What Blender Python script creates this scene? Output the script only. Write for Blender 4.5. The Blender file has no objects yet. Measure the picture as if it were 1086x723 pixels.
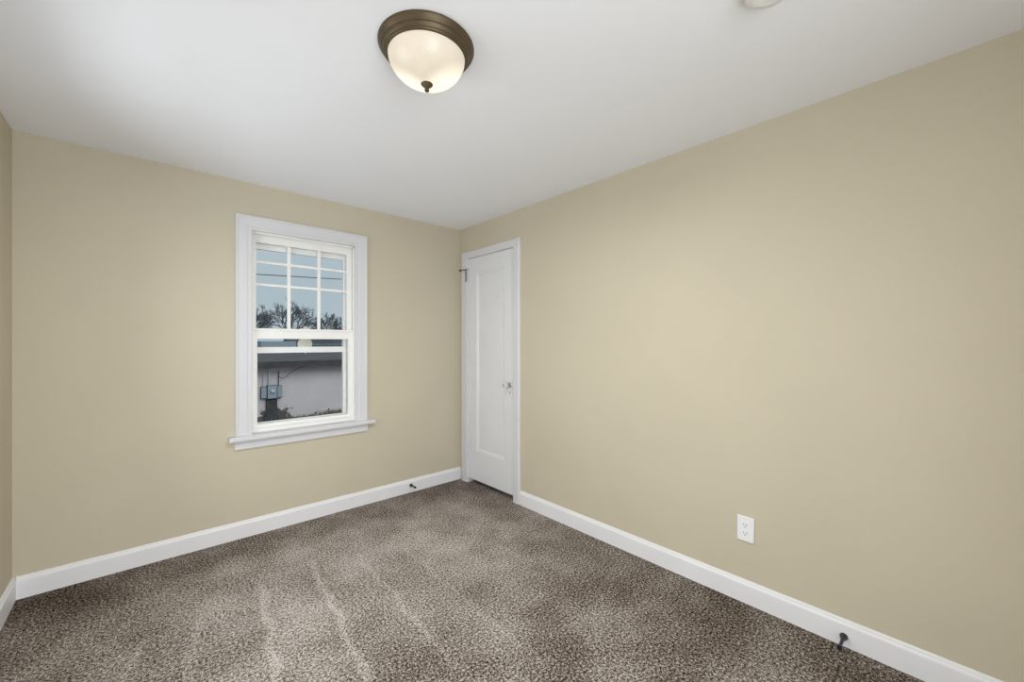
import bpy, bmesh, math, random
from mathutils import Vector, Matrix
random.seed(7)
PI = math.pi
S = bpy.context.scene
COL = S.collection

# ------------------------------------------------------------------ camera
W_PX, H_PX, F_PX = 1086.0, 723.0, 429.0
EYE = 1.254
cd = bpy.data.cameras.new('camera')
cam = bpy.data.objects.new('camera', cd)
COL.objects.link(cam)
cam.location = (-2.150, -3.094, EYE)
cam.rotation_euler = (PI / 2, 0, -math.radians(42.08))
cd.sensor_width = 36.0
cd.lens = F_PX / W_PX * 36.0
cd.shift_y = (363.0 - 361.5) / W_PX
cd.clip_start = 0.02
cd.clip_end = 500
S.camera = cam

# ------------------------------------------------------------------ light and exposure
S.view_settings.view_transform = 'Standard'
S.view_settings.look = 'None'
S.view_settings.exposure = 0.0
S.view_settings.gamma = 1.0
S.view_settings.use_curve_mapping = False
S.cycles.use_denoising = True
S.cycles.denoising_prefilter = 'NONE'
S.cycles.max_bounces = 12
S.cycles.diffuse_bounces = 8
S.cycles.transparent_max_bounces = 16

SKY_STRENGTH = 1.0
SUN_POWER = 1.5
SIDE_FILL_POWER = 21.5
REAR_FILL_POWER = 46.0
LAMP_POWER = 19.0

world = bpy.data.worlds.new('overcast_sky')
S.world = world
world.use_nodes = True
wn, wl = world.node_tree.nodes, world.node_tree.links
wn.clear()
wo = wn.new('ShaderNodeOutputWorld')
wb = wn.new('ShaderNodeBackground')
wc = wn.new('ShaderNodeTexCoord')
wnz = wn.new('ShaderNodeTexNoise')
wnz.inputs['Scale'].default_value = 3.0
wnz.inputs['Detail'].default_value = 4.0
wr = wn.new('ShaderNodeValToRGB')
wr.color_ramp.elements[0].position = 0.3
wr.color_ramp.elements[0].color = (0.42, 0.51, 0.57, 1)
wr.color_ramp.elements[1].position = 0.75
wr.color_ramp.elements[1].color = (0.50, 0.58, 0.62, 1)
wl.new(wc.outputs['Generated'], wnz.inputs['Vector'])
wl.new(wnz.outputs['Fac'], wr.inputs['Fac'])
wl.new(wr.outputs['Color'], wb.inputs['Color'])
wb.inputs['Strength'].default_value = SKY_STRENGTH
wl.new(wb.outputs['Background'], wo.inputs['Surface'])

sd = bpy.data.lights.new('sun', 'SUN')
sd.energy = SUN_POWER
sd.angle = math.radians(40)
sd.color = (1.0, 0.98, 0.97)
sun = bpy.data.objects.new('sun', sd)
COL.objects.link(sun)
sun.rotation_euler = (math.radians(50), 0, math.radians(12))


def area_light(name, loc, rot, sx, sy, power, color, shape='RECTANGLE'):
    d = bpy.data.lights.new(name, 'AREA')
    d.shape = shape
    d.size, d.size_y = sx, sy
    d.energy = power
    d.color = color
    o = bpy.data.objects.new(name, d)
    COL.objects.link(o)
    o.location = loc
    o.rotation_euler = rot
    return o


# added fill light, set in an unseen made-up window of the left wall
area_light('side_fill', (-2.637 - 0.165, -1.15, 1.33), (0, -PI / 2, 0), 1.35, 1.0, SIDE_FILL_POWER, (0.955, 0.985, 1.0))
# added fill light in an unseen doorway made for it behind the camera
area_light('rear_fill', (-1.90, -3.85 - 0.165, 1.0), (PI / 2, 0, 0), 0.95, 1.98, REAR_FILL_POWER, (0.955, 0.985, 1.0))

# ------------------------------------------------------------------ materials


def new_mat(name):
    m = bpy.data.materials.new(name)
    m.use_nodes = True
    nt = m.node_tree
    b = nt.nodes['Principled BSDF']
    return m, nt, b


def add(nt, kind, **kw):
    n = nt.nodes.new(kind)
    for k, v in kw.items():
        if k in n.inputs:
            n.inputs[k].default_value = v
        else:
            setattr(n, k, v)
    return n


def plain(name, color, rough=0.5, metal=0.0, spec=0.5, var=0.06, scale=12.0, bump=0.0, bscale=80.0):
    """procedural: base colour modulated by a soft noise, optional fine bump"""
    m, nt, b = new_mat(name)
    tc = add(nt, 'ShaderNodeTexCoord')
    nz = add(nt, 'ShaderNodeTexNoise', Scale=scale, Detail=3.0)
    nt.links.new(tc.outputs['Object'], nz.inputs['Vector'])
    r = add(nt, 'ShaderNodeValToRGB')
    r.color_ramp.elements[0].position = 0.3
    r.color_ramp.elements[1].position = 0.7
    r.color_ramp.elements[0].color = tuple(c * (1 - var) for c in color) + (1,)
    r.color_ramp.elements[1].color = tuple(min(1, c * (1 + var)) for c in color) + (1,)
    nt.links.new(nz.outputs['Fac'], r.inputs['Fac'])
    nt.links.new(r.outputs['Color'], b.inputs['Base Color'])
    b.inputs['Roughness'].default_value = rough
    b.inputs['Metallic'].default_value = metal
    b.inputs['Specular IOR Level'].default_value = spec
    if bump:
        n2 = add(nt, 'ShaderNodeTexNoise', Scale=bscale, Detail=4.0)
        nt.links.new(tc.outputs['Object'], n2.inputs['Vector'])
        bp = add(nt, 'ShaderNodeBump', Strength=bump, Distance=0.004)
        nt.links.new(n2.outputs['Fac'], bp.inputs['Height'])
        nt.links.new(bp.outputs['Normal'], b.inputs['Normal'])
    return m


M = {}
M['wall'] = plain('beige_wall_paint', (0.552, 0.502, 0.395), 0.6, spec=0.25, var=0.025, scale=1.6, bump=0.10, bscale=38)
M['ceiling'] = plain('white_ceiling_paint', (0.86, 0.88, 0.935), 0.8, spec=0.2, var=0.012, scale=1.2, bump=0.12, bscale=16)
M['trim'] = plain('white_gloss_trim', (0.645, 0.65, 0.68), 0.5, spec=0.3, var=0.015, scale=5, bump=0.03, bscale=40)
M['baseboard'] = plain('white_baseboard_paint', (0.78, 0.785, 0.815), 0.4, spec=0.4, var=0.015, scale=5, bump=0.03, bscale=40)
M['door'] = plain('white_door_paint', (0.72, 0.73, 0.76), 0.30, spec=0.45, var=0.02, scale=4, bump=0.04, bscale=22)
M['vinyl'] = plain('white_vinyl', (0.83, 0.83, 0.82), 0.55, var=0.01)
M['storm'] = plain('white_storm_frame', (0.92, 0.92, 0.92), 0.5, var=0.01)
M['plastic'] = plain('white_plastic', (0.82, 0.83, 0.85), 0.35, var=0.01)
M['cream'] = plain('cream_plastic', (0.85, 0.80, 0.66), 0.5, var=0.03)
M['slot'] = plain('dark_slot', (0.03, 0.03, 0.03), 0.7)
M['black'] = plain('black_rubber', (0.008, 0.009, 0.016), 0.38, var=0.1)
M['steel'] = plain('dull_steel', (0.25, 0.25, 0.25), 0.35, metal=0.8)
M['chrome'] = plain('chrome', (0.62, 0.62, 0.62), 0.15, metal=1.0, var=0.02)
M['bronze'] = plain('brushed_bronze', (0.10, 0.074, 0.040), 0.48, metal=0.55, var=0.12, scale=20)
M['roofing'] = plain('grey_roofing', (0.085, 0.085, 0.095), 0.9, var=0.25, scale=3)
M['roof_edge'] = plain('dark_roof_edge', (0.05, 0.052, 0.056), 0.8, var=0.3, scale=4)
M['block'] = plain('dark_block', (0.045, 0.05, 0.055), 0.9, var=0.4, scale=9)
M['meter'] = plain('grey_blue_metal', (0.28, 0.34, 0.39), 0.5, metal=0.1, var=0.06)
M['meter_dark'] = plain('dark_seam_metal', (0.05, 0.06, 0.08), 0.6)
M['conduit'] = plain('pale_conduit', (0.52, 0.54, 0.56), 0.5, var=0.04)
M['cable'] = plain('cable_black', (0.03, 0.035, 0.04), 0.6)
M['hazy_bark'] = plain('hazy_bark', (0.088, 0.10, 0.115), 0.95, var=0.2)  # distance haze mixed into this colour: paler and bluer than the wood
M['dirt'] = plain('bare_dirt', (0.16, 0.14, 0.125), 0.95, var=0.4, scale=2.5)
M['straw'] = plain('dry_grass', (0.16, 0.115, 0.07), 0.9, var=0.35, scale=6)
M['siding'] = plain('pale_siding', (0.26, 0.33, 0.38), 0.7, var=0.04)
M['far_roof'] = plain('far_roof', (0.07, 0.08, 0.092), 0.9, var=0.3, scale=0.7)

# window pane: clear, with a faint mirror reflection
m, nt, b = new_mat('window_pane_glass')
nt.nodes.remove(b)
tr = add(nt, 'ShaderNodeBsdfTransparent')
tr.inputs['Color'].default_value = (0.985, 0.99, 0.99, 1)
gl = add(nt, 'ShaderNodeBsdfGlossy')
gl.inputs['Roughness'].default_value = 0.02
fr = add(nt, 'ShaderNodeFresnel')
fr.inputs['IOR'].default_value = 1.16
mx = add(nt, 'ShaderNodeMixShader')
nt.links.new(fr.outputs['Fac'], mx.inputs['Fac'])
nt.links.new(tr.outputs['BSDF'], mx.inputs[1])
nt.links.new(gl.outputs['BSDF'], mx.inputs[2])
nt.links.new(mx.outputs['Shader'], nt.nodes['Material Output'].inputs['Surface'])
M['glass'] = m

# clear crystal of the door knob
m, nt, b = new_mat('crystal_glass')
b.inputs['Base Color'].default_value = (0.92, 0.93, 0.95, 1)
b.inputs['Transmission Weight'].default_value = 0.85
b.inputs['Roughness'].default_value = 0.05
M['crystal'] = m

# frosted lamp bowl: glows where the bulbs sit behind it
m, nt, b = new_mat('frosted_bowl_glass')
b.inputs['Base Color'].default_value = (0.46, 0.42, 0.355, 1)
b.inputs['Roughness'].default_value = 0.35
tc = add(nt, 'ShaderNodeTexCoord')
nz = add(nt, 'ShaderNodeTexNoise', Scale=9.0, Detail=3.0)
nt.links.new(tc.outputs['Object'], nz.inputs['Vector'])
acc = None
for bx_, by_ in ((0.052, -0.018), (-0.018, 0.058)):
    dn = add(nt, 'ShaderNodeVectorMath', operation='DISTANCE')
    dn.inputs[1].default_value = (bx_, by_, -0.088)
    nt.links.new(tc.outputs['Object'], dn.inputs[0])
    mr = add(nt, 'ShaderNodeMapRange')
    mr.inputs['From Min'].default_value = 0.035
    mr.inputs['From Max'].default_value = 0.095
    mr.inputs['To Min'].default_value = 1.0
    mr.inputs['To Max'].default_value = 0.0
    mr.interpolation_type = 'SMOOTHSTEP'
    nt.links.new(dn.outputs['Value'], mr.inputs['Value'])
    if acc is None:
        acc = mr.outputs['Result']
    else:
        am = add(nt, 'ShaderNodeMath', operation='ADD')
        nt.links.new(acc, am.inputs[0])
        nt.links.new(mr.outputs['Result'], am.inputs[1])
        acc = am.outputs['Value']
st = add(nt, 'ShaderNodeMath', operation='MULTIPLY_ADD')
st.inputs[1].default_value = 0.62
nt.links.new(acc, st.inputs[0])
n3 = add(nt, 'ShaderNodeMapRange')
n3.inputs['To Min'].default_value = 0.30
n3.inputs['To Max'].default_value = 0.46
nt.links.new(nz.outputs['Fac'], n3.inputs['Value'])
nt.links.new(n3.outputs['Result'], st.inputs[2])
b.inputs['Emission Color'].default_value = (1.0, 0.87, 0.70, 1)
nt.links.new(st.outputs['Value'], b.inputs['Emission Strength'])
M['bowl'] = m

# carpet: twisted brown / grey yarn with vacuum strokes
m, nt, b = new_mat('carpet_pile')
L = nt.links
tc = add(nt, 'ShaderNodeTexCoord')
tuft = add(nt, 'ShaderNodeTexNoise', Scale=98.0, Detail=4.0, Roughness=0.95)
L.new(tc.outputs['Object'], tuft.inputs['Vector'])
ramp = add(nt, 'ShaderNodeValToRGB')
cr = ramp.color_ramp
cr.elements[0].position = 0.385
cr.elements[0].color = (0.018, 0.010, 0.006, 1)
cr.elements[1].position = 0.64
cr.elements[1].color = (0.61, 0.58, 0.55, 1)
e = cr.elements.new(0.46); e.color = (0.125, 0.089, 0.064, 1)
e = cr.elements.new(0.55); e.color = (0.30, 0.272, 0.247, 1)
# nap: large patches, brushed band along the walls, vacuum strokes
nap = add(nt, 'ShaderNodeTexNoise', Scale=3.2, Detail=5.0, Roughness=0.6)
L.new(tc.outputs['Object'], nap.inputs['Vector'])
sep = add(nt, 'ShaderNodeSeparateXYZ')
wob = add(nt, 'ShaderNodeTexNoise', Scale=7.0, Detail=3.0)
L.new(tc.outputs['Object'], wob.inputs['Vector'])
wsub = add(nt, 'ShaderNodeVectorMath', operation='SUBTRACT')
wsub.inputs[1].default_value = (0.5, 0.5, 0.5)
L.new(wob.outputs['Color'], wsub.inputs[0])
wsc = add(nt, 'ShaderNodeVectorMath', operation='SCALE')
wsc.inputs['Scale'].default_value = 0.10
L.new(wsub.outputs['Vector'], wsc.inputs[0])
wadd = add(nt, 'ShaderNodeVectorMath', operation='ADD')
L.new(tc.outputs['Object'], wadd.inputs[0])
L.new(wsc.outputs['Vector'], wadd.inputs[1])
L.new(wadd.outputs['Vector'], sep.inputs['Vector'])


def math2(op, a, bv):
    n = add(nt, 'ShaderNodeMath', operation=op)
    for i, v in enumerate((a, bv)):
        if isinstance(v, (int, float)):
            n.inputs[i].default_value = v
        else:
            L.new(v, n.inputs[i])
    return n.outputs['Value']


def mapr(v, f0, f1, t0, t1):
    n = add(nt, 'ShaderNodeMapRange')
    n.interpolation_type = 'SMOOTHSTEP'
    for k, x in (('From Min', f0), ('From Max', f1), ('To Min', t0), ('To Max', t1)):
        n.inputs[k].default_value = x
    L.new(v, n.inputs['Value'])
    return n.outputs['Result']


X, Y = sep.outputs['X'], sep.outputs['Y']
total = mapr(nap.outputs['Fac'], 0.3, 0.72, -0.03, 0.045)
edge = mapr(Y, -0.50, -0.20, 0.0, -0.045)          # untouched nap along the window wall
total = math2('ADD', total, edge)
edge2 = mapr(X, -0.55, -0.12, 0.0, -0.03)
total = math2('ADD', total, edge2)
mid = math2('MULTIPLY', mapr(Y, -1.9, -1.1, 0.0, 1.0), mapr(X, -2.5, -1.8, 0.0, 0.05))  # paler middle: brushed nap, plus lamp brightness painted into the colour
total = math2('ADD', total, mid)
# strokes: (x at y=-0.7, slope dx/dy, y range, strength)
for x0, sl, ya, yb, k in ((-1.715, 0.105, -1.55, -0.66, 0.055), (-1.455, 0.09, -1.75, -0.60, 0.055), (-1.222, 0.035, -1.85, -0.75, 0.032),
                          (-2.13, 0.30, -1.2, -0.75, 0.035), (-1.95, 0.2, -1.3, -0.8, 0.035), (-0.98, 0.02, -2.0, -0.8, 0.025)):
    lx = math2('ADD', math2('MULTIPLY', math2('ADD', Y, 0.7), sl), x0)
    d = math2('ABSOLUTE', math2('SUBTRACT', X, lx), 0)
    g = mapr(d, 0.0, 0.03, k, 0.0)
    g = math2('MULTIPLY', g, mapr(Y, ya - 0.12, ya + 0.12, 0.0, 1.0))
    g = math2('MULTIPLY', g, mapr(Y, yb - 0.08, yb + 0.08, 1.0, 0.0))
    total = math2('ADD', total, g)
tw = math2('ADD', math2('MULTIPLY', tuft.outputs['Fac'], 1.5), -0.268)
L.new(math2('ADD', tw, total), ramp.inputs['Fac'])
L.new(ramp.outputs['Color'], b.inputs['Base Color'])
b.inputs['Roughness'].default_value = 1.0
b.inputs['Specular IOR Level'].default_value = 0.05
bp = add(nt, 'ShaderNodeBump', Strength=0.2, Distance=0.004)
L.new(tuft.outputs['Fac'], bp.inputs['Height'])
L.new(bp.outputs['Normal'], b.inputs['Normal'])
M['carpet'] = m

# stucco of the neighbouring wall, with flaked patches near its foot
m, nt, b = new_mat('pale_stucco')
L = nt.links
tc = add(nt, 'ShaderNodeTexCoord')
sep = add(nt, 'ShaderNodeSeparateXYZ')
L.new(tc.outputs['Object'], sep.inputs['Vector'])
fl = add(nt, 'ShaderNodeTexNoise', Scale=4.5, Detail=5.0, Roughness=0.65)
L.new(tc.outputs['Object'], fl.inputs['Vector'])
lowm = mapr(sep.outputs['Z'], 0.0, 0.75, 0.25, -0.10)
leftm = mapr(sep.outputs['X'], -0.55, 0.25, 0.0, -0.24)
fv = math2('ADD', math2('ADD', fl.outputs['Fac'], lowm), leftm)
fr_ = mapr(fv, 0.62, 0.65, 0.0, 1.0)
base = add(nt, 'ShaderNodeValToRGB')
base.color_ramp.elements[0].position = 0.3
base.color_ramp.elements[1].position = 0.75
base.color_ramp.elements[0].color = (0.53, 0.505, 0.52, 1)
base.color_ramp.elements[1].color = (0.63, 0.60, 0.615, 1)
n2 = add(nt, 'ShaderNodeTexNoise', Scale=1.3, Detail=4.0)
L.new(tc.outputs['Object'], n2.inputs['Vector'])
L.new(n2.outputs['Fac'], base.inputs['Fac'])
mixc = add(nt, 'ShaderNodeMix', data_type='RGBA')
L.new(fr_, mixc.inputs[0])
L.new(base.outputs['Color'], mixc.inputs[6])
mixc.inputs[7].default_value = (0.09, 0.09, 0.095, 1)
L.new(mixc.outputs[2], b.inputs['Base Color'])
b.inputs['Roughness'].default_value = 0.95
M['stucco'] = m

# ------------------------------------------------------------------ mesh helpers (world coordinates)


def box(bm, x0, x1, y0, y1, z0, z1, bev=0.0, seg=2):
    x0, x1 = min(x0, x1), max(x0, x1)
    y0, y1 = min(y0, y1), max(y0, y1)
    z0, z1 = min(z0, z1), max(z0, z1)
    v = [bm.verts.new(p) for p in ((x0, y0, z0), (x1, y0, z0), (x1, y1, z0), (x0, y1, z0),
                                   (x0, y0, z1), (x1, y0, z1), (x1, y1, z1), (x0, y1, z1))]
    fs = [bm.faces.new([v[i] for i in q]) for q in ((3, 2, 1, 0), (4, 5, 6, 7), (0, 1, 5, 4), (1, 2, 6, 5), (2, 3, 7, 6), (3, 0, 4, 7))]
    if bev:
        es = list({e for f in fs for e in f.edges})
        bmesh.ops.bevel(bm, geom=es, offset=bev, segments=seg, profile=0.6, affect='EDGES', clamp_overlap=True)


def frame_of(d):
    d = d.normalized()
    a = Vector((0, 0, 1)) if abs(d.z) < 0.9 else Vector((1, 0, 0))
    s = d.cross(a).normalized()
    return s, s.cross(d).normalized()


def tube(bm, pts, radii, seg=10, cap=True):
    pts = [Vector(p) for p in pts]
    if isinstance(radii, (int, float)):
        radii = [radii] * len(pts)
    rings = []
    for i, p in enumerate(pts):
        d = pts[min(i + 1, len(pts) - 1)] - pts[max(i - 1, 0)]
        s, t = frame_of(d)
        rings.append([bm.verts.new(p + radii[i] * (math.cos(2 * PI * k / seg) * s + math.sin(2 * PI * k / seg) * t)) for k in range(seg)])
    for a, c in zip(rings, rings[1:]):
        for k in range(seg):
            bm.faces.new((a[k], a[(k + 1) % seg], c[(k + 1) % seg], c[k]))
    if cap:
        bm.faces.new(list(reversed(rings[0])))
        bm.faces.new(rings[-1])


def lathe(bm, origin, axis, prof, seg=48):
    """prof: (radius, distance along axis); radius 0 closes"""
    o, ax = Vector(origin), Vector(axis).normalized()
    s, t = frame_of(ax)
    rings = []
    for r, h in prof:
        c = o + ax * h
        if r < 1e-6:
            rings.append([bm.verts.new(c)])
        else:
            rings.append([bm.verts.new(c + r * (math.cos(2 * PI * k / seg) * s + math.sin(2 * PI * k / seg) * t)) for k in range(seg)])
    for a, c in zip(rings, rings[1:]):
        for k in range(seg):
            k2 = (k + 1) % seg
            if len(a) == 1 and len(c) == 1:
                continue
            if len(a) == 1:
                bm.faces.new((a[0], c[k2], c[k]))
            elif len(c) == 1:
                bm.faces.new((a[k], a[k2], c[0]))
            else:
                bm.faces.new((a[k], a[k2], c[k2], c[k]))


def sweep(bm, path, prof, fn):
    """prof: list of (offset, height) per section; fn(path_item, offset, height) -> world point; closed profile, capped ends"""
    rings = [[bm.verts.new(fn(p, o, h)) for o, h in prof] for p in path]
    n = len(prof)
    for a, c in zip(rings, rings[1:]):
        for k in range(n):
            bm.faces.new((a[k], a[(k + 1) % n], c[(k + 1) % n], c[k]))
    bm.faces.new(list(reversed(rings[0])))
    bm.faces.new(rings[-1])


def obj(name, bm, mat, parent=None, smooth=False, loc=(0, 0, 0), label=None, kind=None):
    """link bm as one mesh; vertices are given in world coordinates"""
    bmesh.ops.recalc_face_normals(bm, faces=bm.faces)
    root = parent
    while root is not None and root.parent is not None:
        root = root.parent
    off = Vector(root.location) if root is not None else Vector(loc)
    bmesh.ops.translate(bm, verts=bm.verts, vec=-off)
    me = bpy.data.meshes.new(name)
    bm.to_mesh(me)
    bm.free()
    me.materials.append(M[mat])
    if smooth:
        for p in me.polygons:
            p.use_smooth = True
        me.set_sharp_from_angle(angle=math.radians(40))
    o = bpy.data.objects.new(name, me)
    COL.objects.link(o)
    if parent is not None:
        o.parent = parent
    else:
        o.location = loc
    if label:
        o['label'] = label
    if kind:
        o['kind'] = kind
    return o


def tag(o, label, cat, group=None, kind=None):
    o['label'] = label
    o['category'] = cat
    if group:
        o['group'] = group
    if kind:
        o['kind'] = kind
    return o


def thing(name, label, cat, loc, group=None, kind=None):
    o = bpy.data.objects.new(name, None)
    o.empty_display_size = 0.1
    COL.objects.link(o)
    o.location = loc
    return tag(o, label, cat, group, kind)


def BM():
    return bmesh.new()


# ------------------------------------------------------------------ room shell
XL, YF, CEIL, T = -2.637, -3.85, 2.29, 0.14
WO = (-1.662, -0.958, 0.635, 2.005)      # opening of window_1: x0, x1, z0, z1
W2 = (-1.65, -0.65, 0.66, 2.005)         # added opening of fill_window: y0, y1, z0, z1
D2 = (-2.40, -1.40, 0.0, 2.03)           # doorway added in the front wall for fill light: x0, x1, z0, z1
DO = (-0.746, -0.124, 0.0, 2.008)        # opening of the closet door: y0, y1, z0, z1

bm = BM(); box(bm, XL - T, T, YF - T, T, -0.12, 0.0)
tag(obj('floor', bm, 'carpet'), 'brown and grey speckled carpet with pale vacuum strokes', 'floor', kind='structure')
bm = BM(); box(bm, XL - T, T, YF - T, T, CEIL, CEIL + 0.12)
tag(obj('ceiling', bm, 'ceiling'), 'smooth white painted ceiling', 'ceiling', kind='structure')


def wall_x(bm, y0, y1, x0, x1, hole):      # wall running along x
    a, c, z0, z1 = hole
    box(bm, x0, a, y0, y1, 0, CEIL); box(bm, c, x1, y0, y1, 0, CEIL)
    if z0 > 0: box(bm, a, c, y0, y1, 0, z0)
    box(bm, a, c, y0, y1, z1, CEIL)


def wall_y(bm, x0, x1, y0, y1, hole):
    a, c, z0, z1 = hole
    box(bm, x0, x1, y0, a, 0, CEIL); box(bm, x0, x1, c, y1, 0, CEIL)
    if z0 > 0: box(bm, x0, x1, a, c, 0, z0)
    box(bm, x0, x1, a, c, z1, CEIL)


bm = BM(); wall_x(bm, 0, T, XL - T, T, WO)
tag(obj('wall_back', bm, 'wall'), 'beige painted wall holding the white window', 'wall', kind='structure')
bm = BM(); wall_y(bm, 0, T, YF, 0, DO)
tag(obj('wall_right', bm, 'wall'), 'long beige painted wall with the closet door and outlet', 'wall', kind='structure')
bm = BM(); wall_y(bm, XL - T, XL, YF, 0, W2)
tag(obj('wall_left', bm, 'wall'), 'narrow strip of beige wall at the left edge of the photo', 'wall', kind='structure')
bm = BM(); wall_x(bm, YF - T, YF, XL - T, T, D2)
tag(obj('wall_front', bm, 'wall'), 'beige wall behind the camera', 'wall', kind='structure')
# closet behind the door
bm = BM()
box(bm, T, T + 0.6, DO[0] - 0.06, DO[0] - 0.02, 0, CEIL); box(bm, T, T + 0.6, DO[1] + 0.02, DO[1] + 0.06, 0, CEIL)
box(bm, T + 0.6, T + 0.64, DO[0] - 0.06, DO[1] + 0.06, 0, CEIL)
box(bm, T, T + 0.64, DO[0] - 0.06, DO[1] + 0.06, CEIL, CEIL + 0.04); box(bm, T, T + 0.64, DO[0] - 0.06, DO[1] + 0.06, -0.04, 0)
tag(obj('wall_closet', bm, 'wall'), 'dark closet space behind the white door', 'closet', kind='structure')

# baseboards: (distance from wall, height)
BP = [(0.0, 0.0), (0.0, 0.108), (0.005, 0.108), (0.008, 0.104), (0.0095, 0.096), (0.0135, 0.090), (0.0145, 0.084), (0.0145, 0.0)]


def baseboard(name, a, c, n, label):
    bm = BM()
    sweep(bm, (Vector(a), Vector(c)), BP, lambda p, o, h: p + Vector(n) * o + Vector((0, 0, h)))
    tag(obj(name, bm, 'baseboard', smooth=False), label, 'baseboard', kind='structure')


baseboard('baseboard_back', (XL + 0.0145, 0, 0), (-0.002, 0, 0), (0, -1, 0), 'white baseboard under the window')
baseboard('baseboard_right', (0, -0.816, 0), (0, YF + 0.0145, 0), (-1, 0, 0), 'white baseboard along the long right wall')
baseboard('baseboard_left', (XL, 0, 0), (XL, YF + 0.0145, 0), (1, 0, 0), 'white baseboard at the lower left edge of the photo')
baseboard('baseboard_front', (D2[1] + 0.09, YF, 0), (0, YF, 0), (0, 1, 0), 'white baseboard behind the camera')

# casing profile: (offset outward from the inner edge, depth into the room)
CASE = [(0.0, 0.0), (0.0, 0.012), (0.003, 0.0155), (0.014, 0.0165), (0.018, 0.0135), (0.024, 0.0135), (0.030, 0.0165),
        (0.076, 0.0185), (0.082, 0.0225), (0.090, 0.0225), (0.093, 0.019), (0.093, 0.0)]


def casing(bm, a, c, z0, z1, P, prof=CASE, wl_=1.0, wr_=1.0):
    def fn(p, o, h):
        u, z, su, sz, k = p
        return P(u + su * o * k, h, z + sz * o)
    sweep(bm, [(a, z0, -1, 0, wl_), (a, z1, -1, 1, wl_), (c, z1, 1, 1, wr_), (c, z0, 1, 0, wr_)], prof, fn)


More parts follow.
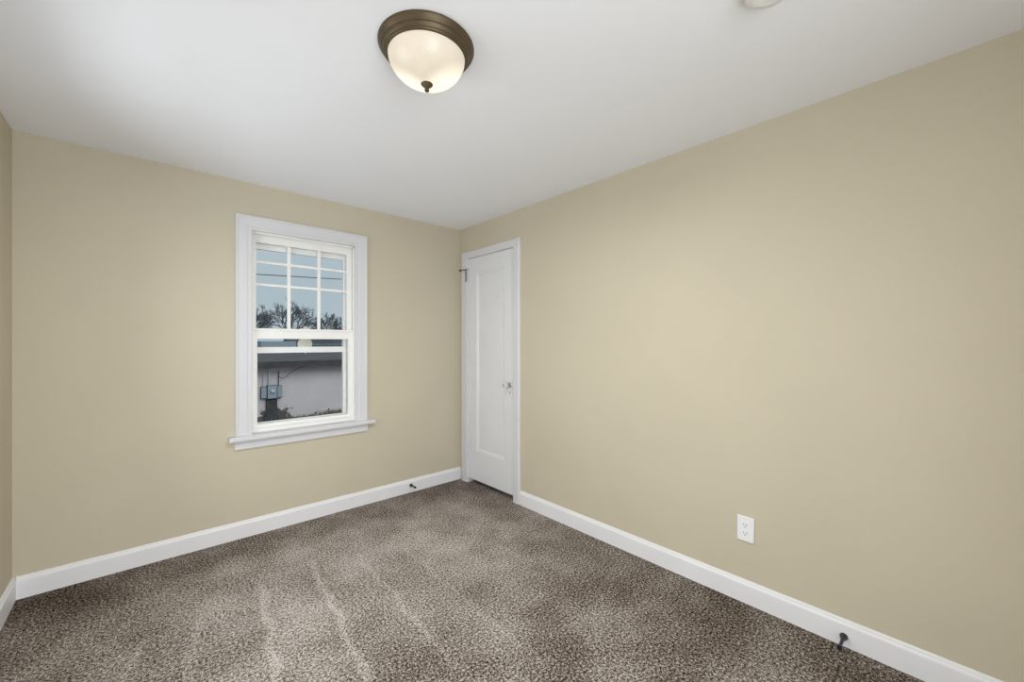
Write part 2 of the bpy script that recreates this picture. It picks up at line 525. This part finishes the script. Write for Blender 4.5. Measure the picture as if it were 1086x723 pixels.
# ------------------------------------------------------------------ windows
def build_window(name, label, root_loc, P, a, c, z0, z1, muntins=True, storm_rail=True):
    """P(u, d, z): u along the wall, d out of the wall into the room (negative = outwards). a,c: casing inner edges"""
    t = thing(name, label, 'window', root_loc, kind='structure')

    def pb(bm, u0, u1, d0, d1, za, zb, bev=0.0):
        p, q = P(u0, d0, za), P(u1, d1, zb)
        box(bm, p[0], q[0], p[1], q[1], p[2], q[2], bev)

    bm = BM(); casing(bm, a, c, z0 + 0.006, z1, P)
    obj('casing', bm, 'trim', t)
    bm = BM(); pb(bm, a - 0.130, c + 0.130 + 0.018, -0.02, 0.050, z0 - 0.024, z0 + 0.006, 0.006)
    obj('sill', bm, 'trim', t)
    bm = BM(); pb(bm, a - 0.098, c + 0.098, 0.0, 0.016, z0 - 0.082, z0 - 0.024, 0.003)
    obj('apron', bm, 'trim', t)
    # frame lining the opening
    ja, jc, jt = a - 0.005, c + 0.005, z1 + 0.004
    bm = BM()
    pb(bm, ja - 0.012, ja, -T, -0.001, z0 - 0.01, jt + 0.012); pb(bm, jc, jc + 0.012, -T, -0.001, z0 - 0.01, jt + 0.012)
    pb(bm, ja, jc, -T, -0.001, jt, jt + 0.012)
    pb(bm, ja, jc, -T, -0.021, z0 - 0.018, z0 + 0.004)
    obj('jamb', bm, 'vinyl', t)
    bm = BM()
    pb(bm, ja, ja + 0.010, -0.030, -0.018, z0 + 0.006, jt); pb(bm, jc - 0.010, jc, -0.030, -0.018, z0 + 0.006, jt)
    pb(bm, ja, jc, -0.030, -0.018, jt - 0.014, jt)
    obj('stop', bm, 'vinyl', t)
    meet0, meet1 = 1.278, 1.348

    def sash(nm, d0, d1, za, zb, st, top, bot, gd):
        s = None
        bm = BM()
        u0, u1 = ja + 0.002, jc - 0.002
        pb(bm, u0, u0 + st, d0, d1, za, zb, 0.003); pb(bm, u1 - st, u1, d0, d1, za, zb, 0.003)
        pb(bm, u0 + st - 0.002, u1 - st + 0.002, d0, d1, zb - top, zb, 0.003)
        pb(bm, u0 + st - 0.002, u1 - st + 0.002, d0, d1, za, za + bot, 0.003)
        if nm == 'lower_sash':      # ledge on the meeting rail and the lift lip below
            pb(bm, u0, u1, d1 - 0.001, d1 + 0.008, zb - 0.016, zb, 0.002)
            pb(bm, u0 + 0.02, u1 - 0.02, d1 - 0.001, d1 + 0.010, za + 0.030, za + 0.038, 0.002)
        s = obj(nm, bm, 'vinyl', t)
        g0, g1, h0, h1 = u0 + st, u1 - st, za + bot, zb - top
        bm = BM(); pb(bm, g0 - 0.002, g1 + 0.002, gd - 0.002, gd + 0.002, h0 - 0.002, h1 + 0.002)
        obj('glass_pane', bm, 'glass', s)
        return s, g0, g1, h0, h1

    s, g0, g1, h0, h1 = sash('upper_sash', -0.095, -0.064, 1.29, jt - 0.001, 0.037, 0.060, 0.05, -0.088)
    if muntins:
        w = (g1 - g0) / 3
        for k in (1, 2):
            bm = BM(); pb(bm, g0 + w * k - 0.011, g0 + w * k + 0.011, -0.084, -0.070, h0, h1, 0.003)
            obj('muntin', bm, 'vinyl', s)
        for z in (1.797, 1.645):
            bm = BM(); pb(bm, g0, g1, -0.083, -0.071, z - 0.0085, z + 0.0085, 0.003)
            obj('muntin', bm, 'vinyl', s)
    s, g0, g1, h0, h1 = sash('lower_sash', -0.062, -0.030, z0 + 0.006, meet1, 0.038, meet1 - meet0, 0.052, -0.050)
    # cam lock on the meeting rail
    um = (g0 + g1) / 2
    bm = BM()
    pb(bm, um - 0.030, um + 0.030, -0.060, -0.036, meet1, meet1 + 0.007, 0.002)
    p0 = Vector(P(um, -0.048, meet1 + 0.007))
    lathe(bm, p0, (0, 0, 1), [(0.013, 0), (0.013, 0.009), (0.009, 0.013), (0, 0.013)], 20)
    tube(bm, [P(um - 0.004, -0.046, meet1 + 0.012), P(um + 0.018, -0.036, meet1 + 0.012), P(um + 0.028, -0.033, meet1 + 0.012)], [0.005, 0.004, 0.003], 8)
    obj('sash_lock', bm, 'conduit', s, smooth=True)
    # outer storm window
    bm = BM()
    pb(bm, ja, ja + 0.035, -0.136, -0.112, z0 + 0.004, jt - 0.001); pb(bm, jc - 0.050, jc, -0.136, -0.112, z0 + 0.004, jt - 0.001)
    pb(bm, ja + 0.034, jc - 0.049, -0.136, -0.112, jt - 0.096, jt - 0.001)
    pb(bm, ja + 0.034, jc - 0.049, -0.136, -0.112, z0 + 0.004, z0 + 0.056)
    pb(bm, ja + 0.034, jc - 0.049, -0.134, -0.108, 1.180, 1.222, 0.002)
    sf = obj('storm_window', bm, 'storm', t)
    bm = BM(); pb(bm, ja + 0.03, jc - 0.045, -0.126, -0.123, z0 + 0.05, jt - 0.09)
    obj('glass_pane', bm, 'glass', sf)
    return t


build_window('window_1', 'white double-hung window with a grid of panes in its upper sash', (-1.3075, 0, 0.655),
             lambda u, d, z: (u, -d, z), -1.640, -0.975, 0.650, 1.983)
build_window('fill_window', 'unseen white double-hung window added in the left wall for fill light', (XL, -1.15, 0.655),
             lambda u, d, z: (XL + d, u, z), W2[0] + 0.022, W2[1] - 0.017, 0.675, 1.983)  # added out of view, to carry the side fill light

# ------------------------------------------------------------------ closet door
PD = lambda u, d, z: (-d, u, z)
t = thing('door_1', 'narrow white closet door with one tall panel in the corner', 'door', (0, -0.435, 0), kind='structure')
DC = [(0.0, 0.0), (0.0, 0.016), (0.003, 0.019), (0.060, 0.019), (0.066, 0.015), (0.070, 0.010), (0.070, 0.0)]
bm = BM()


def dfn(p, o, h):
    u, z, su, sz, k = p
    return PD(u + su * o * k, h, z + sz * o)


sweep(bm, [(-0.742, 0.0, -1, 0, 1.0), (-0.742, 2.003, -1, 0.93, 1.0), (-0.128, 2.003, 1, 0.93, 1.30), (-0.128, 0.0, 1, 0, 1.30)], DC, dfn)
obj('casing', bm, 'trim', t)
bm = BM()
box(bm, 0.0, T, -0.746, -0.7405, 0, 2.008); box(bm, 0.0, T, -0.1295, -0.124, 0, 2.008); box(bm, 0.0, T, -0.741, -0.129, 2.0025, 2.008)
obj('jamb', bm, 'trim', t)
# slab with a recessed panel
SX = 0.002
bm = BM()
y0, y1, z0, z1 = -0.7390, -0.1310, 0.042, 2.0012
pa, pc, pz0, pz1 = -0.622, -0.246, 0.300, 1.865
rings = []
for k, (ins, dx) in enumerate(((None, 0.0), (0.0, 0.0), (0.004, 0.004), (0.012, 0.004), (0.022, 0.0105), (0.026, 0.0105))):
    if ins is None:
        q = ((y0, z0), (y1, z0), (y1, z1), (y0, z1))
    else:
        q = ((pa + ins, pz0 + ins), (pc - ins, pz0 + ins), (pc - ins, pz1 - ins), (pa + ins, pz1 - ins))
    rings.append([bm.verts.new((SX + dx, y, z)) for y, z in q])
for r0, r1 in zip(rings, rings[1:]):
    for k in range(4):
        bm.faces.new((r0[k], r0[(k + 1) % 4], r1[(k + 1) % 4], r1[k]))
bm.faces.new(rings[-1])
bk = [bm.verts.new((SX + 0.035, y, z)) for y, z in ((y0, z0), (y1, z0), (y1, z1), (y0, z1))]
for k in range(4):
    bm.faces.new((rings[0][k], rings[0][(k + 1) % 4], bk[(k + 1) % 4], bk[k]))
bm.faces.new(bk)
slab = obj('door_leaf', bm, 'door', t)
# knob, rose and keyhole plate
ky, kz = -0.692, 0.915
bm = BM(); box(bm, SX - 0.004, SX, ky - 0.026, ky + 0.026, kz - 0.115, kz + 0.055, 0.0018)
pl = obj('escutcheon', bm, 'door', t)
bm = BM(); lathe(bm, (SX - 0.0035, ky, kz - 0.06), (-1, 0, 0), [(0.0055, 0), (0.0055, 0.0015), (0, 0.0015)], 16)
box(bm, SX - 0.0048, SX - 0.0035, ky - 0.0022, ky + 0.0022, kz - 0.078, kz - 0.06)
obj('keyhole', bm, 'steel', pl)
bm = BM(); lathe(bm, (SX - 0.004, ky, kz), (-1, 0, 0), [(0.021, 0), (0.021, 0.003), (0.016, 0.006), (0.010, 0.008), (0.0075, 0.018), (0.0095, 0.022), (0.0095, 0.026), (0, 0.026)], 24)
kn = obj('knob_rose', bm, 'chrome', t, smooth=True, label='dull metal rose and shank')
bm = BM(); lathe(bm, (SX - 0.004, ky, kz), (-1, 0, 0), [(0, 0.026), (0.013, 0.026), (0.022, 0.032), (0.026, 0.042), (0.0255, 0.052), (0.019, 0.061), (0.010, 0.064), (0, 0.0645)], 12)
obj('knob', bm, 'crystal', t, label='clear glass knob')
# hinges on the corner side
for hz in (1.85, 0.305):
    bm = BM()
    tube(bm, [(-0.0255, -0.130, hz - 0.052), (-0.0255, -0.130, hz + 0.052)], 0.0062, 12)
    for zz in (hz - 0.017, hz + 0.017):
        tube(bm, [(-0.0255, -0.130, zz - 0.0012), (-0.0255, -0.130, zz + 0.0012)], 0.0066, 12)
    lathe(bm, (-0.0255, -0.130, hz + 0.052), (0, 0, 1), [(0.0045, 0), (0.006, 0.004), (0.004, 0.009), (0, 0.010)], 12)
    box(bm, -0.0205, -0.0185, -0.128, -0.106, hz - 0.05, hz + 0.05)
    hg = obj('hinge', bm, 'steel' if hz > 1 else 'trim', t, smooth=True, label='bare grey metal hinge' if hz > 1 else 'hinge painted white')
    if hz > 1:
        # hinge pin door stop: rod with a pad that points into the corner
        bm = BM()
        lathe(bm, (-0.0255, -0.130, hz + 0.052), (0, 0, 1), [(0.0105, 0), (0.0105, 0.005), (0, 0.005)], 16)
        tube(bm, [(-0.0255, -0.130, hz + 0.0545), (-0.040, -0.062, hz + 0.0545)], 0.0036, 8)
        lathe(bm, (-0.0395, -0.064, hz + 0.0545), (-0.21, 0.98, 0), [(0, 0), (0.0085, 0), (0.009, 0.008), (0.006, 0.013), (0, 0.014)], 16)
        obj('hinge_pin_stop', bm, 'cable', hg, smooth=True, label='dark rod with a rubber pad')

# unseen doorway added behind the camera as an inlet for fill light
t = thing('fill_doorway', 'unseen doorway added behind the camera for fill light', 'doorway', (-1.90, YF, 0), kind='structure')
bm = BM(); casing(bm, D2[0] + 0.006, D2[1] - 0.006, 0.0, D2[3] - 0.006, lambda u, d, z: (u, YF + d, z))
obj('casing', bm, 'trim', t)
bm = BM()
box(bm, D2[0], D2[0] + 0.012, YF - T, YF, 0, D2[3]); box(bm, D2[1] - 0.012, D2[1], YF - T, YF, 0, D2[3]); box(bm, D2[0], D2[1], YF - T, YF, D2[3] - 0.012, D2[3])
obj('jamb', bm, 'trim', t)

# ------------------------------------------------------------------ ceiling lamp
LX, LY = -1.420, -1.840
t = thing('ceiling_lamp', 'round bronze flush-mount ceiling lamp with frosted glass bowl', 'lamp', (LX, LY, CEIL))
bm = BM()
lathe(bm, (LX, LY, CEIL), (0, 0, -1), [(0, 0), (0.162, 0), (0.1645, 0.003), (0.1645, 0.007), (0.161, 0.012), (0.1545, 0.021), (0.1520, 0.0235), (0.1500, 0.024),
                                       (0.1480, 0.028), (0.1440, 0.034), (0.1425, 0.0355), (0.1405, 0.036), (0.1390, 0.039), (0.1360, 0.0415), (0.1325, 0.0415), (0.1325, 0.032), (0, 0.032)], 96)
obj('lamp_base', bm, 'bronze', t, smooth=True)
bm = BM()
R, D = 0.132, 0.092
prof = [(R, 0.034), (R, 0.040)]
for k in range(1, 25):
    a = k / 24 * PI / 2
    prof.append((max(0.0, R * math.cos(a) ** 0.92) if k < 24 else 0.0, 0.040 + D * math.sin(a) ** 1.15))
lathe(bm, (LX, LY, CEIL), (0, 0, -1), prof, 96)
obj('glass_bowl', bm, 'bowl', t, smooth=True)
bm = BM()
zb = 0.040 + D
lathe(bm, (LX, LY, CEIL), (0, 0, -1), [(0, zb - 0.006), (0.021, zb - 0.006), (0.0215, zb - 0.002), (0.017, zb + 0.004), (0.009, zb + 0.009), (0.006, zb + 0.013),
                                       (0.0085, zb + 0.017), (0.0085, zb + 0.021), (0.005, zb + 0.025), (0, zb + 0.026)], 32)
obj('finial', bm, 'bronze', t, smooth=True)
area_light('lamp_glow', (LX, LY, CEIL - zb - 0.030), (0, 0, 0), 0.14, 0.14, LAMP_POWER, (1.0, 0.975, 0.93), 'DISK')

# ------------------------------------------------------------------ smoke detector at the top edge
SXX, SYY = -0.823, -2.731
t = thing('smoke_detector', 'white round smoke detector on the ceiling, cut by the top edge', 'smoke detector', (SXX, SYY, CEIL))
bm = BM()
lathe(bm, (SXX, SYY, CEIL), (0, 0, -1), [(0, 0), (0.068, 0), (0.070, 0.003), (0.070, 0.010), (0.0665, 0.012), (0.0655, 0.015), (0.0675, 0.017), (0.0655, 0.027), (0.058, 0.034), (0.040, 0.038), (0, 0.039)], 64)
obj('housing', bm, 'plastic', t, smooth=True)
bm = BM()
lathe(bm, (SXX, SYY, CEIL - 0.038), (0, 0, -1), [(0, 0), (0.012, 0), (0.012, 0.003), (0.009, 0.004), (0, 0.004)], 24)
obj('test_button', bm, 'plastic', t, smooth=True)

# ------------------------------------------------------------------ outlet
OY, OZ = -2.400, 0.354
t = thing('wall_outlet', 'white duplex electrical outlet on the long right wall', 'outlet', (0, OY, OZ))
bm = BM(); box(bm, -0.0085, 0.0, OY - 0.0375, OY + 0.0375, OZ - 0.060, OZ + 0.060, 0.005, 3)
obj('cover_plate', bm, 'plastic', t)
for s in (1, -1):
    zc = OZ + s * 0.0195
    bm = BM()
    n = 28
    vs0, vs1 = [], []
    for k in range(n):
        a = 2 * PI * k / n
        yy = 0.0172 * math.cos(a)
        zz = max(-0.0136, min(0.0136, 0.0172 * math.sin(a)))
        vs0.append(bm.verts.new((-0.006, OY + yy * 1.04, zc + zz * 1.04)))
        vs1.append(bm.verts.new((-0.0105, OY + yy * 0.97, zc + zz * 0.97)))
    for k in range(n):
        bm.faces.new((vs0[k], vs0[(k + 1) % n], vs1[(k + 1) % n], vs1[k]))
    bm.faces.new(vs1)
    bm.faces.new(list(reversed(vs0)))
    rc = obj('receptacle', bm, 'plastic', t)
    for dy, h in ((-0.0065, 0.0040), (0.0065, 0.0032)):
        bm = BM(); box(bm, -0.0108, -0.010, OY + dy - 0.0013, OY + dy + 0.0013, zc + 0.003 - h, zc + 0.003 + h)
        obj('slot', bm, 'slot', rc)
    bm = BM(); lathe(bm, (-0.010, OY, zc - 0.0075), (-1, 0, 0), [(0.0026, 0), (0.0026, 0.0008), (0, 0.0008)], 14)
    obj('ground_hole', bm, 'slot', rc)
bm = BM(); lathe(bm, (-0.008, OY, OZ), (-1, 0, 0), [(0.0036, 0), (0.0034, 0.0012), (0, 0.0017)], 16)
obj('screw', bm, 'plastic', t, smooth=True)


# ------------------------------------------------------------------ baseboard door stops
def door_stop(loc, axis, length, label):
    t = thing('door_stop', label, 'door stop', loc, 'baseboard door stops')
    bm = BM()
    lathe(bm, loc, axis, [(0, 0), (0.0135, 0), (0.0140, 0.004), (0.0120, 0.012), (0.0075, 0.026), (0.0058, 0.045), (0.0058, length - 0.018), (0, length - 0.018)], 24)
    obj('post', bm, 'black', t, smooth=True)
    bm = BM()
    lathe(bm, loc, axis, [(0, length - 0.020), (0.0060, length - 0.020), (0.0085, length - 0.014), (0.0090, length - 0.004), (0.0070, length), (0, length)], 24)
    obj('bumper', bm, 'black', t, smooth=True)


door_stop((-0.0145, -2.773, 0.042), (-1, 0, 0), 0.098, 'black door stop on the right baseboard, nearest the camera')
door_stop((-0.510, -0.0145, 0.060), (0, -1, 0), 0.080, 'black door stop on the baseboard between window and closet door')

# ------------------------------------------------------------------ outside
bm = BM(); box(bm, -30, 70, T + 0.3, 110, -0.98, -0.78)
tag(obj('ground', bm, 'dirt', loc=(0, 5, -0.78)), 'bare ground outside the window', 'ground', kind='structure')

t = thing('garage', 'long low pale stucco building with dark roof outside the window', 'building', (1, 9, -0.78))
bm = BM(); box(bm, -7, 14, 9.0, 9.25, -0.78, 0.70); box(bm, -7, 14, 14.6, 14.85, -0.78, 0.70); box(bm, -7, -6.75, 9.25, 14.6, -0.78, 0.70); box(bm, 13.75, 14, 9.25, 14.6, -0.78, 0.70)
obj('stucco_wall', bm, 'stucco', t)
bm = BM()
vs = [bm.verts.new(p) for p in ((-7.2, 8.72, 0.70), (14.2, 8.72, 0.70), (14.2, 14.9, 1.02), (-7.2, 14.9, 1.02),
                                (-7.2, 8.72, 0.76), (14.2, 8.72, 0.76), (14.2, 14.9, 1.08), (-7.2, 14.9, 1.08))]
for q in ((3, 2, 1, 0), (4, 5, 6, 7), (0, 1, 5, 4), (1, 2, 6, 5), (2, 3, 7, 6), (3, 0, 4, 7)):
    bm.faces.new([vs[i] for i in q])
obj('roof', bm, 'roofing', t)
bm = BM(); box(bm, -7.2, 14.2, 8.69, 8.72, 0.60, 0.765)
obj('fascia', bm, 'roof_edge', t)
bm = BM(); box(bm, 0.14, 0.40, 8.93, 9.0, -0.78, -0.20, 0.01)
box(bm, 0.10, 0.44, 8.91, 9.0, -0.78, -0.68, 0.01)
obj('plinth', bm, 'block', t, label='dark block pier under the meter cabinets')

t = thing('electrical_meter', 'grey electrical meter cabinets with conduits on the stucco wall outside', 'meter', (0.26, 9.0, -0.05))
for x0, x1, z0, z1, d in ((0.03, 0.145, -0.185, 0.10, 0.10), (0.165, 0.375, -0.20, 0.135, 0.14), (0.395, 0.50, -0.185, 0.11, 0.10)):
    bm = BM(); box(bm, x0 - 0.008, x1 + 0.008, 9.0 - d + 0.02, 9.0, z0 - 0.008, z1 + 0.008, 0.004)
    c = obj('cabinet', bm, 'meter_dark', t)
    bm = BM(); box(bm, x0, x1, 9.0 - d, 9.0 - d + 0.02, z0, z1, 0.006)
    obj('cover', bm, 'meter', c)
bm = BM(); lathe(bm, (0.275, 8.86, -0.01), (0, -1, 0), [(0.05, 0), (0.05, 0.03), (0.035, 0.05), (0, 0.055)], 20)
obj('meter_dial', bm, 'conduit', t, smooth=True)
for x, z0, z1, r, mm in ((0.09, 0.10, 0.45, 0.016, 'conduit'), (0.215, 0.135, 0.60, 0.024, 'conduit'), (0.43, 0.11, 0.50, 0.011, 'meter_dark')):
    bm = BM(); tube(bm, [(x, 8.95, z0), (x, 8.95, z1)], r, 10)
    o = obj('conduit', bm, mm, t, smooth=True)
    if r > 0.02:
        bm = BM(); tube(bm, [(x, 8.95, z1 - 0.03), (x + 0.01, 8.945, z1 + 0.02), (x + 0.05, 8.93, z1 + 0.045), (x + 0.10, 8.92, z1 + 0.02)], [0.03, 0.05, 0.052, 0.035], 12)
        obj('weatherhead', bm, 'conduit', o, smooth=True)
bm = BM(); tube(bm, [(0.43, 8.95, 0.36), (0.50, 8.94, 0.31), (0.60, 8.93, 0.335), (0.70, 8.92, 0.43), (0.86, 8.90, 0.55), (1.1, 8.80, 0.62)], 0.007, 6)
obj('cable', bm, 'cable', t)

# pale dish on the roof of the building
t = thing('roof_dish', 'round cream dish on the dark roof outside, just below the sash lock', 'dish', (1.64, 11.0, 0.86))
bm = BM(); lathe(bm, (1.64, 11.06, 1.20), (-0.35, -1, 0.0), [(0, 0), (0.12, 0.008), (0.21, 0.035), (0.212, 0.05), (0.20, 0.045), (0.11, 0.02), (0, 0.012)], 36)
obj('reflector', bm, 'cream', t, smooth=True)
bm = BM(); tube(bm, [(1.65, 11.09, 0.88), (1.65, 11.09, 1.20)], 0.02, 10)
obj('mast', bm, 'conduit', t, smooth=True)

# far house
t = thing('far_house', 'distant low house seen between the rails of the window', 'house', (6, 22.5, -0.78))
bm = BM(); box(bm, 2.4, 4.1, 22, 25, -0.78, 1.32); box(bm, 4.1, 12, 22.6, 25, -0.78, 1.15)
obj('wall', bm, 'siding', t)
bm = BM()
vs = [bm.verts.new(p) for p in ((3.95, 22.3, 1.0), (12.2, 22.3, 1.0), (12.2, 25.2, 1.0), (3.95, 25.2, 1.0), (3.95, 23.7, 1.55), (12.2, 23.7, 1.55))]
for q in ((3, 2, 1, 0), (0, 1, 5, 4), (1, 2, 5), (2, 3, 4, 5), (3, 0, 4)):
    bm.faces.new([vs[i] for i in q])
obj('roof', bm, 'far_roof', t)

# dry weeds at the foot of the stucco wall
bm = BM()
for k in range(900):
    x = random.choice((random.uniform(0.5, 1.3), random.uniform(1.4, 2.6), random.uniform(1.5, 2.6), random.uniform(-0.5, 2.7)))
    y = 9.0 - random.uniform(0.03, 0.6)
    h = random.uniform(0.03, 0.11) * (1.4 if x > 1.4 else 0.8)
    dx, dy = random.uniform(-0.05, 0.05), random.uniform(-0.05, 0.03)
    tube(bm, [(x, y, -0.785), (x + dx * 0.4, y + dy * 0.4, -0.78 + h * 0.6), (x + dx, y + dy, -0.78 + h)], [0.006, 0.005, 0.002], 3, cap=False)
tag(obj('dry_grass', bm, 'straw', loc=(1, 8.7, -0.78)), 'dry brown grass along the foot of the stucco wall', 'grass', kind='stuff')


# bare trees beyond the roof
def tree(x, y, height, spread, seed, label):
    rnd = random.Random(seed)
    root = thing('bare_tree', label, 'tree', (x, y, -0.78), 'bare trees beyond the garage')
    tb, cb = BM(), BM()
    h0 = height * 0.30

    def grow(bm, p, d, ln, r, lev):
        q = p + d * ln * 0.5 + Vector((rnd.uniform(-1, 1), rnd.uniform(-1, 1), rnd.uniform(-0.3, 0.6))) * ln * 0.06
        e = p + d * ln
        tube(bm, [p, q, e], [r, r * 0.82, r * 0.62], 4 if lev > 1 else 6, cap=False)
        if lev >= 6 or ln < 0.08:
            return
        n = 3 if lev < 5 else 4
        for k in range(n):
            s, tt = frame_of(d)
            a = rnd.uniform(0, 2 * PI)
            sp = rnd.uniform(0.35, 0.85) * spread
            nd = (d + sp * (math.cos(a) * s + math.sin(a) * tt) + Vector((0, 0, 0.06))).normalized()
            b0 = p + d * ln * rnd.uniform(0.55, 1.0) if k else e
            grow(bm, b0, nd, ln * rnd.uniform(0.62, 0.84), max(r * 0.58, 0.012), lev + 1)

    base = Vector((x, y, -0.80))
    top = base + Vector((0, 0, h0))
    tube(tb, [base, base + Vector((0.02, 0, h0 * 0.5)), top], [0.17 * height / 5, 0.14 * height / 5, 0.12 * height / 5], 10)
    for k in range(4):
        a = 2 * PI * k / 4 + rnd.uniform(-0.4, 0.4)
        d = Vector((math.cos(a) * 0.55 * spread, math.sin(a) * 0.55 * spread, 1)).normalized()
        grow(cb, top - Vector((0, 0, 0.05)), d, height * 0.21, 0.075 * height / 5, 1)
    obj('trunk', tb, 'hazy_bark', root, smooth=True)
    obj('branches', cb, 'hazy_bark', root)


tree(8.5, 41, 6.8, 0.95, 3, 'tallest bare tree, in the middle of the upper sash')
tree(8.25, 29.2, 4.7, 0.95, 5, 'bare tree behind the right column of window panes')
tree(6.6, 50, 6.7, 0.95, 11, 'bare tree behind the first upright bar of the upper sash')
tree(7.2, 58, 6.0, 0.95, 8, 'lower bare tree behind the left column of window panes')

# utility lines
def wire(a, c, sag, r, label):
    a, c = Vector(a), Vector(c)
    bm = BM()
    n = 24
    pts = [a.lerp(c, k / n) - Vector((0, 0, sag * 4 * (k / n) * (1 - k / n))) for k in range(n + 1)]
    tube(bm, pts, r, 6)
    tag(obj('utility_line', bm, 'cable', loc=tuple(a)), label, 'cable', 'utility lines in the sky')


wire((-14, 20, 4.05), (26, 20, 5.9), 0.2, 0.022, 'dark utility line crossing the sky behind the upper sash')
